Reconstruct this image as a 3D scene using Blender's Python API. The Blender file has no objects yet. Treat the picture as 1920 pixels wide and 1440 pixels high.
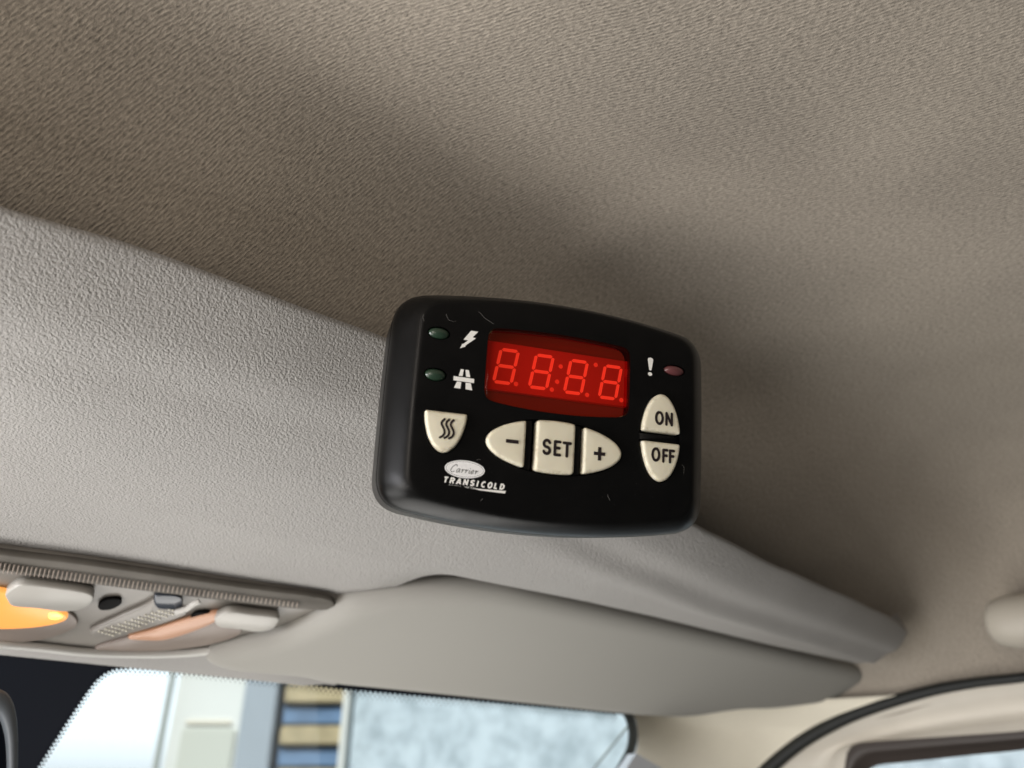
import bpy, bmesh, math, random
from mathutils import Vector, Matrix, noise
random.seed(7)
sc = bpy.context.scene
COL = sc.collection

# ------------------------------------------------------------------ camera
# vehicle axes: X = right, Y = forward, Z = up, origin at the phone's lens
FPX = 1507.0
PITCH, HEAD = math.radians(28), math.radians(41.3)
hvec = Vector((math.sin(HEAD), math.cos(HEAD), 0)); UP = Vector((0, 0, 1))
cr = Vector((math.cos(HEAD), -math.sin(HEAD), 0))
cf = hvec*math.cos(PITCH) + UP*math.sin(PITCH)
cu = -hvec*math.sin(PITCH) + UP*math.cos(PITCH)
cam = bpy.data.cameras.new('camera'); camo = bpy.data.objects.new('camera', cam); COL.objects.link(camo)
camo.matrix_world = Matrix((( cr.x, cu.x, -cf.x, 0), (cr.y, cu.y, -cf.y, 0), (cr.z, cu.z, -cf.z, 0), (0, 0, 0, 1)))
cam.sensor_width = 36; cam.lens = 36*FPX/1920
cam.clip_start = 0.01; cam.clip_end = 300
cam.dof.use_dof = True; cam.dof.focus_distance = 0.342; cam.dof.aperture_fstop = cam.lens/3.6
sc.camera = camo

# ------------------------------------------------------------------ world and lamps
w = bpy.data.worlds.new('World'); sc.world = w; w.use_nodes = True
nt = w.node_tree; nt.nodes.clear()
tc = nt.nodes.new('ShaderNodeTexCoord'); sp = nt.nodes.new('ShaderNodeSeparateXYZ')
mr = nt.nodes.new('ShaderNodeMapRange'); mr.inputs['From Min'].default_value = -0.05; mr.inputs['From Max'].default_value = 0.08
mx = nt.nodes.new('ShaderNodeMixRGB'); mx.inputs[1].default_value = (0.08, 0.07, 0.06, 1); mx.inputs[2].default_value = (1.2, 1.3, 1.4, 1)
bg = nt.nodes.new('ShaderNodeBackground'); bg.inputs[1].default_value = 1.0
ow = nt.nodes.new('ShaderNodeOutputWorld')
L = nt.links.new
# the cab's unlit rear: the surroundings fall off behind the driver
mb = nt.nodes.new('ShaderNodeMapRange'); mb.inputs['From Min'].default_value = -0.55; mb.inputs['From Max'].default_value = 0.10; mb.inputs['To Min'].default_value = 0.05; mb.interpolation_type = 'SMOOTHSTEP'
L(sp.outputs[1], mb.inputs[0]); L(mb.outputs[0], bg.inputs[1])
L(tc.outputs['Generated'], sp.inputs[0]); L(sp.outputs[2], mr.inputs[0]); L(mr.outputs[0], mx.inputs[0]); L(mx.outputs[0], bg.inputs[0]); L(bg.outputs[0], ow.inputs[0])

def area(name, loc, target, size, sizey, power, col):
    l = bpy.data.lights.new(name, 'AREA'); l.shape = 'RECTANGLE'; l.size = size; l.size_y = sizey; l.energy = power; l.color = col
    o = bpy.data.objects.new(name, l); COL.objects.link(o); o.location = loc
    o.rotation_euler = (Vector(target)-Vector(loc)).to_track_quat('-Z', 'Y').to_euler(); return o
# daylight from the windscreen; the left lamps are added fills placed for brightness
area('windscreen_light', (0.30, 0.60, -0.35), (0.35, 0.1, 0.28), 0.5, 0.4, 2.7, (1.0, 0.975, 0.93))
area('windscreen_light', (-0.20, 0.55, -0.30), (0.2, 0.1, 0.28), 0.3, 0.3, 2.2, (0.98, 0.97, 0.94))
area('left_fill', (-0.60, -0.35, -0.10), (0.2, 0.3, 0.18), 0.4, 0.3, 1.1, (1.0, 0.90, 0.80))
area('left_fill', (-0.70, -0.35, 0.13), (0.0, 0.3, 0.20), 0.3, 0.12, 2.1, (1.0, 0.90, 0.80))  # added to graze the lining's front wall and leave its valley dark
area('left_fill', (-0.40, 0.0, 0.0), (0.05, 0.3, 0.18), 0.25, 0.2, 0.30, (1.0, 0.90, 0.80))  # added inside the cab to brighten the upper shelf face
area('left_fill', (-0.75, 0.45, -0.10), (0.2, 0.3, 0.18), 0.3, 0.3, 7.5, (0.96, 0.96, 1.0))
area('shelf_fill', (-0.35, 0.275, -0.20), (0.0, 0.3, 0.18), 0.3, 0.06, 1.9, (1.0, 0.95, 0.90))  # added lamp below the shelf lip, lifts the left shelf but not the valley
# the sun stands behind the van: it lights the yard in front and is kept off the interior by the roof
sun = bpy.data.lights.new('sun', 'SUN'); sun.energy = 3.6; sun.angle = math.radians(0.5); sun.color = (1.0, 0.97, 0.92)
suno = bpy.data.objects.new('sun', sun); COL.objects.link(suno)
suno.rotation_euler = (hvec*0.72 + Vector((0.1, 0.0, 0)) - UP*0.70).to_track_quat('-Z', 'Y').to_euler()
sc.view_settings.view_transform = 'Standard'; sc.view_settings.look = 'None'
sc.view_settings.exposure = 0; sc.view_settings.gamma = 1; sc.view_settings.use_curve_mapping = False
sc.cycles.use_denoising = True
sc.cycles.transparent_max_bounces = 12

# ------------------------------------------------------------------ helpers
def ray(x, y): return cf + cr*((x-960)/FPX) + cu*((720-y)/FPX)
def onp(x, y, p0, n):
    r = ray(x, y); return r*(Vector(p0).dot(n)/r.dot(n))
def atF(x, y, F): r = ray(x, y); return r*(F/r.y)
def atR(x, y, R): r = ray(x, y); return r*(R/r.x)

def link(name, me, mat=None, parent=None, smooth=True):
    o = bpy.data.objects.new(name, me); COL.objects.link(o)
    if mat and not me.materials: me.materials.append(mat)
    if smooth:
        for p in me.polygons: p.use_smooth = True
    if parent: o.parent = parent
    return o
def tag(o, label=None, cat=None, group=None, kind=None):
    for k, v in (('label', label), ('category', cat), ('group', group), ('kind', kind)):
        if v: o[k] = v
    return o
def empty(name, loc=(0, 0, 0)):
    o = bpy.data.objects.new(name, None); COL.objects.link(o); o.location = loc; o.empty_display_size = .02; return o
def mesh(name, vs, fs):
    me = bpy.data.meshes.new(name); me.from_pydata([tuple(v) for v in vs], [], fs); me.update(); return me
def grid(name, rows, mat, parent=None, uv=True, close=False, flip=False, thick=0):
    """rows: list of equally long point lists"""
    nr, nc = len(rows), len(rows[0]); vs = [p for r in rows for p in r]; fs = []
    for i in range(nr-1):
        for j in range(nc if close else nc-1):
            k = (j+1) % nc; f = [i*nc+j, i*nc+k, (i+1)*nc+k, (i+1)*nc+j]
            fs.append(f[::-1] if flip else f)
    me = mesh(name, vs, fs)
    if uv:
        U = [[0]*nc for _ in rows]; V = [[0]*nc for _ in rows]
        for i in range(nr):
            for j in range(nc):
                if j: U[i][j] = U[i][j-1] + (Vector(rows[i][j])-Vector(rows[i][j-1])).length
                if i: V[i][j] = V[i-1][j] + (Vector(rows[i][j])-Vector(rows[i-1][j])).length
        l = me.uv_layers.new(name='UVMap')
        for lp in me.loops:
            v = lp.vertex_index; l.data[lp.index].uv = (U[v//nc][v % nc], V[v//nc][v % nc])
    o = link(name, me, mat, parent)
    if thick:
        m = o.modifiers.new('t', 'SOLIDIFY'); m.thickness = thick; m.offset = -1
    return o
def resample(pts, n):
    pts = [Vector(p) for p in pts]; d = [0]
    for a, b in zip(pts, pts[1:]): d.append(d[-1]+(b-a).length)
    out = []
    for k in range(n):
        t = d[-1]*k/(n-1); i = 0
        while i < len(d)-2 and d[i+1] < t: i += 1
        s = (t-d[i])/max(1e-9, d[i+1]-d[i]); out.append(pts[i].lerp(pts[i+1], s))
    return out
def spline(pts, n, closed=False):
    """Catmull-Rom through pts, then evenly resampled to n"""
    P = [Vector(p) for p in pts]; out = []; N = len(P)
    rng = range(N if closed else N-1)
    for i in rng:
        if closed: p0, p1, p2, p3 = P[i-1], P[i], P[(i+1) % N], P[(i+2) % N]
        else: p0, p1, p2, p3 = P[max(0, i-1)], P[i], P[i+1], P[min(N-1, i+2)]
        for k in range(12):
            t = k/12
            out.append(0.5*((2*p1)+(p2-p0)*t+(2*p0-5*p1+4*p2-p3)*t*t+(3*p1-p0-3*p2+p3)*t**3))
    out.append(P[0] if closed else P[-1])
    r = resample(out, n+1 if closed else n)
    return r[:-1] if closed else r
def lerp_table(tab, x):
    if x <= tab[0][0]: return tab[0][1]
    for (a, va), (b, vb) in zip(tab, tab[1:]):
        if x <= b:
            t = (x-a)/(b-a); t = t*t*(3-2*t)*.5 + t*.5
            if isinstance(va, (tuple, list)): return tuple(p+(q-p)*t for p, q in zip(va, vb))
            return va+(vb-va)*t
    return tab[-1][1]
def tube(name, pts, r, mat, parent=None, seg=10):
    pts = [Vector(p) for p in pts]; rows = []
    for i, p in enumerate(pts):
        t = (pts[min(i+1, len(pts)-1)]-pts[max(i-1, 0)]).normalized()
        a = t.cross(Vector((.31, .2, .93))).normalized(); b = t.cross(a)
        rows.append([p+(a*math.cos(2*math.pi*k/seg)+b*math.sin(2*math.pi*k/seg))*(r[i] if isinstance(r, list) else r) for k in range(seg)])
    o = grid(name, rows, mat, parent, uv=False, close=True)
    return o

# 2-D outlines
def offset2(pts, d):
    """shrink a closed counter-clockwise outline by d along its averaged normals"""
    n = len(pts); out = []
    for i in range(n):
        a, b, c = Vector(pts[i-1][:2]), Vector(pts[i][:2]), Vector(pts[(i+1) % n][:2])
        e1 = b-a; e2 = c-b
        n1 = Vector((-e1.y, e1.x)).normalized() if e1.length > 1e-9 else None
        n2 = Vector((-e2.y, e2.x)).normalized() if e2.length > 1e-9 else n1
        n1 = n1 or n2; m = (n1+n2).normalized(); m = m/max(.5, m.dot(n1)); q = b+m*d; out.append((q.x, q.y))
    return out
def roundpoly(pts, rads, k=6):
    n = len(pts); out = []
    if not isinstance(rads, (list, tuple)): rads = [rads]*n
    for i in range(n):
        a, b, c = Vector(pts[i-1]), Vector(pts[i]), Vector(pts[(i+1) % n]); r = rads[i]
        if r <= 0: out.append(tuple(b)); continue
        d1 = (a-b); d2 = (c-b); r1 = min(r, d1.length*.49); r2 = min(r, d2.length*.49)
        p, q = b+d1.normalized()*r1, b+d2.normalized()*r2
        for j in range(k+1):
            t = j/k; v = p*(1-t)**2 + b*2*t*(1-t) + q*t*t; out.append((v.x, v.y))
    return out
def ccw(pts):
    s = sum(pts[i-1][0]*pts[i][1]-pts[i][0]*pts[i-1][1] for i in range(len(pts)))
    return pts if s > 0 else pts[::-1]
def inside_dist(x, y, segs):
    m = 1e9
    for ax, ay, dx, dy, l2 in segs:
        t = ((x-ax)*dx+(y-ay)*dy)/l2 if l2 else 0; t = 0 if t < 0 else (1 if t > 1 else t)
        u = x-ax-t*dx; v = y-ay-t*dy; d = u*u+v*v
        if d < m: m = d
    return math.sqrt(m)
def pillow(name, poly, to3, base, hfun, mat, parent, nx=44, ny=26, attr=None):
    """a puffed slab: a grid fitted into an x-monotone outline, its height a function of the distance to the edge"""
    poly = ccw(poly); xs = [p[0] for p in poly]; x0, x1 = min(xs), max(xs); e = (x1-x0)*.002
    segs = [(a[0], a[1], b[0]-a[0], b[1]-a[1], (b[0]-a[0])**2+(b[1]-a[1])**2) for a, b in zip(poly, poly[1:]+poly[:1])]
    vs = []; rim = []
    def sp_(t): return .5-.5*math.cos(math.pi*t)
    for i in range(nx+1):
        x = x0+e+(x1-x0-2*e)*sp_(i/nx); ys = []
        for ax, ay, dx, dy, l2 in segs:
            if (ax <= x < ax+dx) or (ax+dx <= x < ax): ys.append(ay+dy*(x-ax)/dx)
        ya, yb = min(ys), max(ys)
        for j in range(ny+1):
            y = ya+(yb-ya)*sp_(j/ny); d = inside_dist(x, y, segs)
            if j in (0, ny) or i in (0, nx): d = 0
            vs.append(to3(x, y, hfun(d))); rim.append(d)
    fs = [[i*(ny+1)+j, (i+1)*(ny+1)+j, (i+1)*(ny+1)+j+1, i*(ny+1)+j+1] for i in range(nx) for j in range(ny)]
    loop = [i*(ny+1) for i in range(nx+1)]+[nx*(ny+1)+j for j in range(1, ny+1)]+[i*(ny+1)+ny for i in range(nx-1, -1, -1)]+[j for j in range(ny-1, 0, -1)]
    inv = {}
    n0 = len(vs)
    for q in loop:
        i, j = divmod(q, ny+1); inv[q] = len(vs)
        x = x0+e+(x1-x0-2*e)*sp_(i/nx); ys = [ay+dy*(x-ax)/dx for ax, ay, dx, dy, l2 in segs if (ax <= x < ax+dx) or (ax+dx <= x < ax)]
        y = min(ys)+(max(ys)-min(ys))*sp_(j/ny); vs.append(to3(x, y, base)); rim.append(0)
    for a, b in zip(loop, loop[1:]+loop[:1]): fs.append([inv[a], inv[b], b, a])
    fs.append([inv[q] for q in loop][::-1])
    me = mesh(name, vs, fs); o = link(name, me, mat, parent)
    if attr:
        at = me.attributes.new(attr, 'FLOAT', 'POINT')
        for k, d in enumerate(rim): at.data[k].value = d*1.0
    return o
def lofted(name, loops, mat, parent, smooth=True, cap0=True, cap1=True, dome=0):
    """loops: list of equally long 3-D closed loops; caps the ends"""
    n = len(loops[0]); vs = [p for l in loops for p in l]; fs = []
    for i in range(len(loops)-1):
        for j in range(n):
            k = (j+1) % n; fs.append([i*n+j, i*n+k, (i+1)*n+k, (i+1)*n+j])
    if cap0: fs.append(list(range(n))[::-1])
    if cap1: fs.append([(len(loops)-1)*n+j for j in range(n)])
    me = mesh(name, vs, fs); return link(name, me, mat, parent, smooth)

# ------------------------------------------------------------------ materials
def new_mat(name):
    m = bpy.data.materials.new(name); m.use_nodes = True; nt = m.node_tree; nt.nodes.clear()
    out = nt.nodes.new('ShaderNodeOutputMaterial'); b = nt.nodes.new('ShaderNodeBsdfPrincipled')
    nt.links.new(b.outputs[0], out.inputs[0]); return m, nt, b, out
def N(nt, t, **kw):
    n = nt.nodes.new(t)
    for k, v in kw.items():
        if k in n.inputs: n.inputs[k].default_value = v
        else: setattr(n, k, v)
    return n
def plain(name, col, rough=.5, spec=.5, bump=0, bscale=400, var=0, vscale=30, emit=None, estr=0, metal=0):
    m, nt, b, out = new_mat(name); L = nt.links.new
    b.inputs['Base Color'].default_value = (*col, 1); b.inputs['Roughness'].default_value = rough
    b.inputs['Specular IOR Level'].default_value = spec; b.inputs['Metallic'].default_value = metal
    tc = N(nt, 'ShaderNodeTexCoord')
    if var:
        n = N(nt, 'ShaderNodeTexNoise', Scale=vscale, Detail=5.0); L(tc.outputs['Object'], n.inputs['Vector'])
        r = N(nt, 'ShaderNodeMapRange'); r.inputs['From Min'].default_value = .3; r.inputs['From Max'].default_value = .7
        r.inputs['To Min'].default_value = 1-var; r.inputs['To Max'].default_value = 1+var; L(n.outputs['Fac'], r.inputs[0])
        v = N(nt, 'ShaderNodeVectorMath', operation='SCALE'); v.inputs[0].default_value = col; L(r.outputs[0], v.inputs['Scale'])
        L(v.outputs[0], b.inputs['Base Color'])
    if bump:
        n = N(nt, 'ShaderNodeTexNoise', Scale=bscale, Detail=2.0); L(tc.outputs['Object'], n.inputs['Vector'])
        bp = N(nt, 'ShaderNodeBump', Strength=1.0, Distance=bump); L(n.outputs['Fac'], bp.inputs['Height']); L(bp.outputs[0], b.inputs['Normal'])
    if emit: b.inputs['Emission Color'].default_value = (*emit, 1); b.inputs['Emission Strength'].default_value = estr
    return m

def fabric_mat(name, col, k=1.0, con=.55):
    m, nt, b, out = new_mat(name); L = nt.links.new
    b.inputs['Roughness'].default_value = 1; b.inputs['Specular IOR Level'].default_value = .08
    b.inputs['Sheen Weight'].default_value = .25; b.inputs['Sheen Roughness'].default_value = .6; b.inputs['Sheen Tint'].default_value = (.9, .82, .74, 1)
    tc = N(nt, 'ShaderNodeTexCoord')
    mp = N(nt, 'ShaderNodeMapping'); mp.inputs['Rotation'].default_value = (0, 0, math.radians(25))
    # wander the threads a little
    wn = N(nt, 'ShaderNodeTexNoise', Scale=22.0, Detail=2.0); L(tc.outputs['UV'], wn.inputs['Vector'])
    wv = N(nt, 'ShaderNodeVectorMath', operation='SCALE'); wv.inputs['Scale'].default_value = .004
    ad = N(nt, 'ShaderNodeVectorMath', operation='ADD')
    L(wn.outputs['Color'], wv.inputs[0]); L(tc.outputs['UV'], ad.inputs[0]); L(wv.outputs[0], ad.inputs[1]); L(ad.outputs[0], mp.inputs['Vector'])
    # stretched noise = thread stitches; ribs = sine bands
    s1 = N(nt, 'ShaderNodeMapping'); s1.inputs['Scale'].default_value = (900, 360, 1); L(mp.outputs[0], s1.inputs['Vector'])
    n1 = N(nt, 'ShaderNodeTexNoise', Scale=1.0, Detail=2.0, Roughness=.6); L(s1.outputs[0], n1.inputs['Vector'])
    s2 = N(nt, 'ShaderNodeMapping'); s2.inputs['Scale'].default_value = (1, 1, 1); L(mp.outputs[0], s2.inputs['Vector'])
    wv2 = N(nt, 'ShaderNodeTexWave', Scale=185.0, Distortion=2.6, Detail=2.0); wv2.inputs['Detail Scale'].default_value = 2.0
    L(s2.outputs[0], wv2.inputs['Vector'])
    n3 = N(nt, 'ShaderNodeTexNoise', Scale=420.0, Detail=3.0, Roughness=.65); L(tc.outputs['UV'], n3.inputs['Vector'])
    n4 = N(nt, 'ShaderNodeTexNoise', Scale=14.0, Detail=3.0); L(tc.outputs['UV'], n4.inputs['Vector'])
    def madd(a, f, c):
        q = N(nt, 'ShaderNodeMath', operation='MULTIPLY_ADD'); q.inputs[1].default_value = f
        L(a, q.inputs[0])
        if c is None: q.inputs[2].default_value = 0
        else: L(c, q.inputs[2])
        return q.outputs[0]
    h = madd(n1.outputs['Fac'], 1.0, None); h = madd(wv2.outputs['Fac'], .22, h); h = madd(n3.outputs['Fac'], .9, h)
    bp = N(nt, 'ShaderNodeBump', Strength=1.0, Distance=.0005*k); L(h, bp.inputs['Height']); L(bp.outputs[0], b.inputs['Normal'])
    c = madd(n1.outputs['Fac'], .9, None); c = madd(n3.outputs['Fac'], .60, c); c = madd(wv2.outputs['Fac'], .2, c); c = madd(n4.outputs['Fac'], .25, c)
    r = N(nt, 'ShaderNodeMapRange'); r.inputs['From Min'].default_value = .55; r.inputs['From Max'].default_value = 1.25
    r.inputs['To Min'].default_value = 1-con; r.inputs['To Max'].default_value = 1+con; L(c, r.inputs[0])
    v = N(nt, 'ShaderNodeVectorMath', operation='SCALE'); v.inputs[0].default_value = col; L(r.outputs[0], v.inputs['Scale']); L(v.outputs[0], b.inputs['Base Color'])
    return m

def grain_mat(name, col, dist=.0005, scale=1080, rough=.55):
    m, nt, b, out = new_mat(name); L = nt.links.new
    b.inputs['Base Color'].default_value = (*col, 1); b.inputs['Roughness'].default_value = rough; b.inputs['Specular IOR Level'].default_value = .35
    tc = N(nt, 'ShaderNodeTexCoord')
    n1 = N(nt, 'ShaderNodeTexNoise', Scale=float(scale), Detail=1.0, Roughness=.4); n1.inputs['Distortion'].default_value = .6
    L(tc.outputs['Object'], n1.inputs['Vector'])
    v1 = N(nt, 'ShaderNodeTexVoronoi', Scale=scale*.8, feature='SMOOTH_F1'); L(tc.outputs['Object'], v1.inputs['Vector'])
    a = N(nt, 'ShaderNodeMath', operation='MULTIPLY_ADD'); a.inputs[1].default_value = -.7; L(v1.outputs['Distance'], a.inputs[0]); L(n1.outputs['Fac'], a.inputs[2])
    bp = N(nt, 'ShaderNodeBump', Strength=1.0, Distance=dist); L(a.outputs[0], bp.inputs['Height']); L(bp.outputs[0], b.inputs['Normal'])
    n2 = N(nt, 'ShaderNodeTexNoise', Scale=9.0, Detail=4.0); L(tc.outputs['Object'], n2.inputs['Vector'])
    r = N(nt, 'ShaderNodeMapRange'); r.inputs['From Min'].default_value = .3; r.inputs['From Max'].default_value = .7; r.inputs['To Min'].default_value = .95; r.inputs['To Max'].default_value = 1.05
    L(n2.outputs['Fac'], r.inputs[0]); v = N(nt, 'ShaderNodeVectorMath', operation='SCALE'); v.inputs[0].default_value = col; L(r.outputs[0], v.inputs['Scale']); L(v.outputs[0], b.inputs['Base Color'])
    return m

def button_mat():
    m, nt, b, out = new_mat('cream_rubber'); L = nt.links.new
    b.inputs['Roughness'].default_value = .42; b.inputs['Specular IOR Level'].default_value = .4
    b.inputs['Subsurface Weight'].default_value = .15; b.inputs['Subsurface Radius'].default_value = (.0012, .0009, .0005)
    tc = N(nt, 'ShaderNodeTexCoord')
    # grime gathers in blotches near the rim: the rim distance is stored per vertex in 'rim'
    at = N(nt, 'ShaderNodeAttribute', attribute_name='rim')
    n = N(nt, 'ShaderNodeTexNoise', Scale=260.0, Detail=6.0, Roughness=.7); L(tc.outputs['Object'], n.inputs['Vector'])
    n2 = N(nt, 'ShaderNodeTexNoise', Scale=600.0, Detail=4.0); L(tc.outputs['Object'], n2.inputs['Vector'])
    mu = N(nt, 'ShaderNodeMath', operation='MULTIPLY'); L(at.outputs['Fac'], mu.inputs[0]); L(n.outputs['Fac'], mu.inputs[1])
    r = N(nt, 'ShaderNodeMapRange'); r.inputs['From Min'].default_value = .45; r.inputs['From Max'].default_value = .80; L(mu.outputs[0], r.inputs[0])
    mu2 = N(nt, 'ShaderNodeMath', operation='MULTIPLY'); mu2.use_clamp = True; L(r.outputs[0], mu2.inputs[0])
    r2 = N(nt, 'ShaderNodeMapRange'); r2.inputs['From Min'].default_value = .3; r2.inputs['From Max'].default_value = .6; r2.inputs['To Max'].default_value = .6; L(n2.outputs['Fac'], r2.inputs[0]); L(r2.outputs[0], mu2.inputs[1])
    mx = N(nt, 'ShaderNodeMixRGB'); mx.inputs[1].default_value = (.71, .665, .52, 1); mx.inputs[2].default_value = (.22, .16, .09, 1); L(mu2.outputs[0], mx.inputs[0])
    L(mx.outputs[0], b.inputs['Base Color'])
    return m

def black_mat():
    m, nt, b, out = new_mat('satin_black_plastic'); L = nt.links.new
    tc = N(nt, 'ShaderNodeTexCoord')
    n = N(nt, 'ShaderNodeTexNoise', Scale=2600.0, Detail=2.0); L(tc.outputs['Object'], n.inputs['Vector'])
    n2 = N(nt, 'ShaderNodeTexNoise', Scale=70.0, Detail=6.0, Roughness=.7); L(tc.outputs['Object'], n2.inputs['Vector'])
    bp = N(nt, 'ShaderNodeBump', Strength=.6, Distance=.00008); L(n.outputs['Fac'], bp.inputs['Height']); L(bp.outputs[0], b.inputs['Normal'])
    r = N(nt, 'ShaderNodeMapRange'); r.inputs['From Min'].default_value = .3; r.inputs['From Max'].default_value = .75; r.inputs['To Min'].default_value = .27; r.inputs['To Max'].default_value = .38
    L(n2.outputs['Fac'], r.inputs[0]); L(r.outputs[0], b.inputs['Roughness'])
    mx = N(nt, 'ShaderNodeMixRGB'); mx.inputs[1].default_value = (.0022, .0022, .0022, 1); mx.inputs[2].default_value = (.0045, .0042, .004, 1); L(n2.outputs['Fac'], mx.inputs[0]); L(mx.outputs[0], b.inputs['Base Color'])
    b.inputs['Specular IOR Level'].default_value = .16
    return m

def film_mat(name, tint, rough=.06, gloss=1.0):
    """thin coloured clear plastic: tinted transparency under a fresnel gloss"""
    m = bpy.data.materials.new(name); m.use_nodes = True; nt = m.node_tree; nt.nodes.clear(); L = nt.links.new
    out = nt.nodes.new('ShaderNodeOutputMaterial'); t = nt.nodes.new('ShaderNodeBsdfTransparent'); t.inputs[0].default_value = (*tint, 1)
    g = nt.nodes.new('ShaderNodeBsdfGlossy'); g.inputs['Roughness'].default_value = rough
    lw = nt.nodes.new('ShaderNodeLayerWeight'); fr = nt.nodes.new('ShaderNodeMath'); fr.operation = 'POWER'; fr.inputs[1].default_value = 4.0; L(lw.outputs['Facing'], fr.inputs[0])
    ad = nt.nodes.new('ShaderNodeMath'); ad.inputs[1].default_value = .04; L(fr.outputs[0], ad.inputs[0]); fr = ad
    mu = nt.nodes.new('ShaderNodeMath'); mu.operation = 'MULTIPLY'; mu.inputs[1].default_value = gloss; L(fr.outputs[0], mu.inputs[0])
    mx = nt.nodes.new('ShaderNodeMixShader'); L(mu.outputs[0], mx.inputs[0]); L(t.outputs[0], mx.inputs[1]); L(g.outputs[0], mx.inputs[2]); L(mx.outputs[0], out.inputs[0])
    return m

M_fabric = fabric_mat('headliner_knit', (.262, .230, .190))
M_pillar_lit = fabric_mat('pillar_cloth_lit', (.74, .69, .57), .25, .10)  # lighter copy of the headliner cloth, window light put into the colour
M_shelf = grain_mat('grained_grey_plastic', (.272, .260, .246))
M_visor = plain('visor_vinyl', (.29, .28, .255), .75, .25, bump=.00012, bscale=900)
M_black = black_mat()
M_blackfine = plain('black_groove', (.004, .004, .004), .6, .2)
M_button = button_mat()
M_print = plain('white_print', (.80, .79, .75), .45, .4, var=.05, vscale=900)
M_ink = plain('dark_ink', (.016, .010, .010), .45, .4)
M_led_green = plain('green_led_lens', (.016, .036, .021), .3, .6)
M_led_red = plain('red_led_lens', (.11, .035, .036), .3, .6)
M_red_lens = film_mat('red_filter', (.90, .15, .115), .03, .35)
M_module = plain('display_face', (.42, .32, .29), .6, .2, emit=(1, .2, .1), estr=.07)  # glow added to brighten the face behind the red filter
M_seg = plain('display_segment', (.85, .80, .78), .5, .2, emit=(1, .3, .15), estr=.45)  # added glow, brightens the unlit segments
M_dot = plain('display_dot', (.8, .6, .55), .5, .2, emit=(1, .3, .15), estr=.28)  # dots get an added glow too
M_board = plain('circuit_board', (.16, .16, .10), .6, .2, emit=(1, .7, .3), estr=.03)  # glow added so the board reads brown through the filter
M_badge = plain('silver_badge', (.82, .82, .82), .35, .5, var=.06, vscale=1200)
M_badge_ink = plain('grey_ink', (.16, .17, .16), .5, .3)
M_lint = plain('lint', (.13, .125, .115), .9, .1)
M_lamp_body = plain('smoked_lamp_plastic', (.20, .183, .162), .35, .5, var=.08, vscale=60)
M_lamp_strip = plain('dark_clear_plastic', (.105, .095, .082), .6, .2, var=.15, vscale=60)
M_rib = plain('prism_rib', (.32, .27, .23), .3, .5)
M_lens_lit = plain('lit_amber_lens', (.35, .15, .04), .35, .5, emit=(1.0, .40, .085), estr=1.0)
M_lens_dim = plain('dim_amber_lens', (.36, .22, .15), .35, .5, emit=(1.0, .42, .20), estr=.16)
M_bowl = plain('grey_lamp_bowl', (.19, .15, .125), .4, .5)
M_switch = plain('pale_switch_plastic', (.36, .345, .315), .38, .5)
M_hole = plain('hole_black', (.003, .003, .003), .7, .1)
M_grille = plain('grille_plastic', (.62, .58, .48), .4, .5)
M_blueblack = plain('blue_black_recess', (.03, .035, .045), .2, .6)
M_rubber = plain('black_rubber', (.010, .011, .010), .55, .35, bump=.0002, bscale=300)
M_door = plain('cream_door_trim', (.60, .56, .49), .6, .3, var=.03)
M_frame = plain('dark_window_frame', (.045, .035, .030), .5, .4)
M_glass = film_mat('window_glass', (.95, .98, .975), .0, .1)
M_frit = plain('black_ceramic_band', (.003, .004, .007), .7, .05)
M_handle = plain('cream_handle_plastic', (.42, .385, .325), .45, .4)
M_mirror_shell = plain('grey_mirror_shell', (.085, .095, .105), .5, .4)

# ------------------------------------------------------------------ roof lining
def roof_profile(R):
    # (F, U) from the windscreen header, over the shelf, up the rear fillet and back along the roof
    s = max(0.0, min(1.0, (R-.25)/.5))
    return [(.60, .108), (.52, .125), (.43, .155), (.36, .185), (.325+.01*s, .205-.012*s), (.305+.005*s, .222-.010*s),
            (.292-.005*s, .241-.010*s), (.276-.010*s, .263-.010*s), (.251-.012*s, .280-.009*s), (.212-.01*s, .286-.008*s), (.16, .282-.004*s), (.10, .277-.001*s), (.04, .277), (-.08, .283), (-.30, .29), (-.70, .29)]
def seal_U(F): return 1.048*lerp_table([(-.7, .11), (0, .135), (.15, .128), (.27, .105), (.40, .083), (.53, .058), (.62, .03)], F/1.048)
Rs = [-.95+1.62*i/95 for i in range(96)]
cols = []
def roof_col(R, lift=None):
    pr = spline([(R, f, u) for f, u in roof_profile(R)], 110)
    return pr
for R in Rs: cols.append(roof_col(R))
for i in range(1, 29):
    a = i/28*math.pi/2; R = .67+.217*math.sin(a)
    c = roof_col(.67); c2 = []
    for p in c:
        ub = seal_U(p.y); u = ub+(p.z-ub)*math.cos(a)
        c2.append(Vector((R, p.y, u)))
    cols.append(c2)
# gentle waviness of the padded cloth
def wav(p):
    n = noise.noise(Vector((p.x*6, p.y*6, p.z*6)))*.0022 + noise.noise(Vector((p.x*17+5, p.y*17, p.z*17)))*.0007
    return p + Vector((0, -.35, -1)).normalized()*n
rows = [[wav(c[j]) for c in cols] for j in range(110)]
hl = grid('headliner', rows, M_fabric, flip=False)
tag(hl, 'brown grey knitted cloth roof lining above the shelf and the black controller', 'roof lining')

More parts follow.
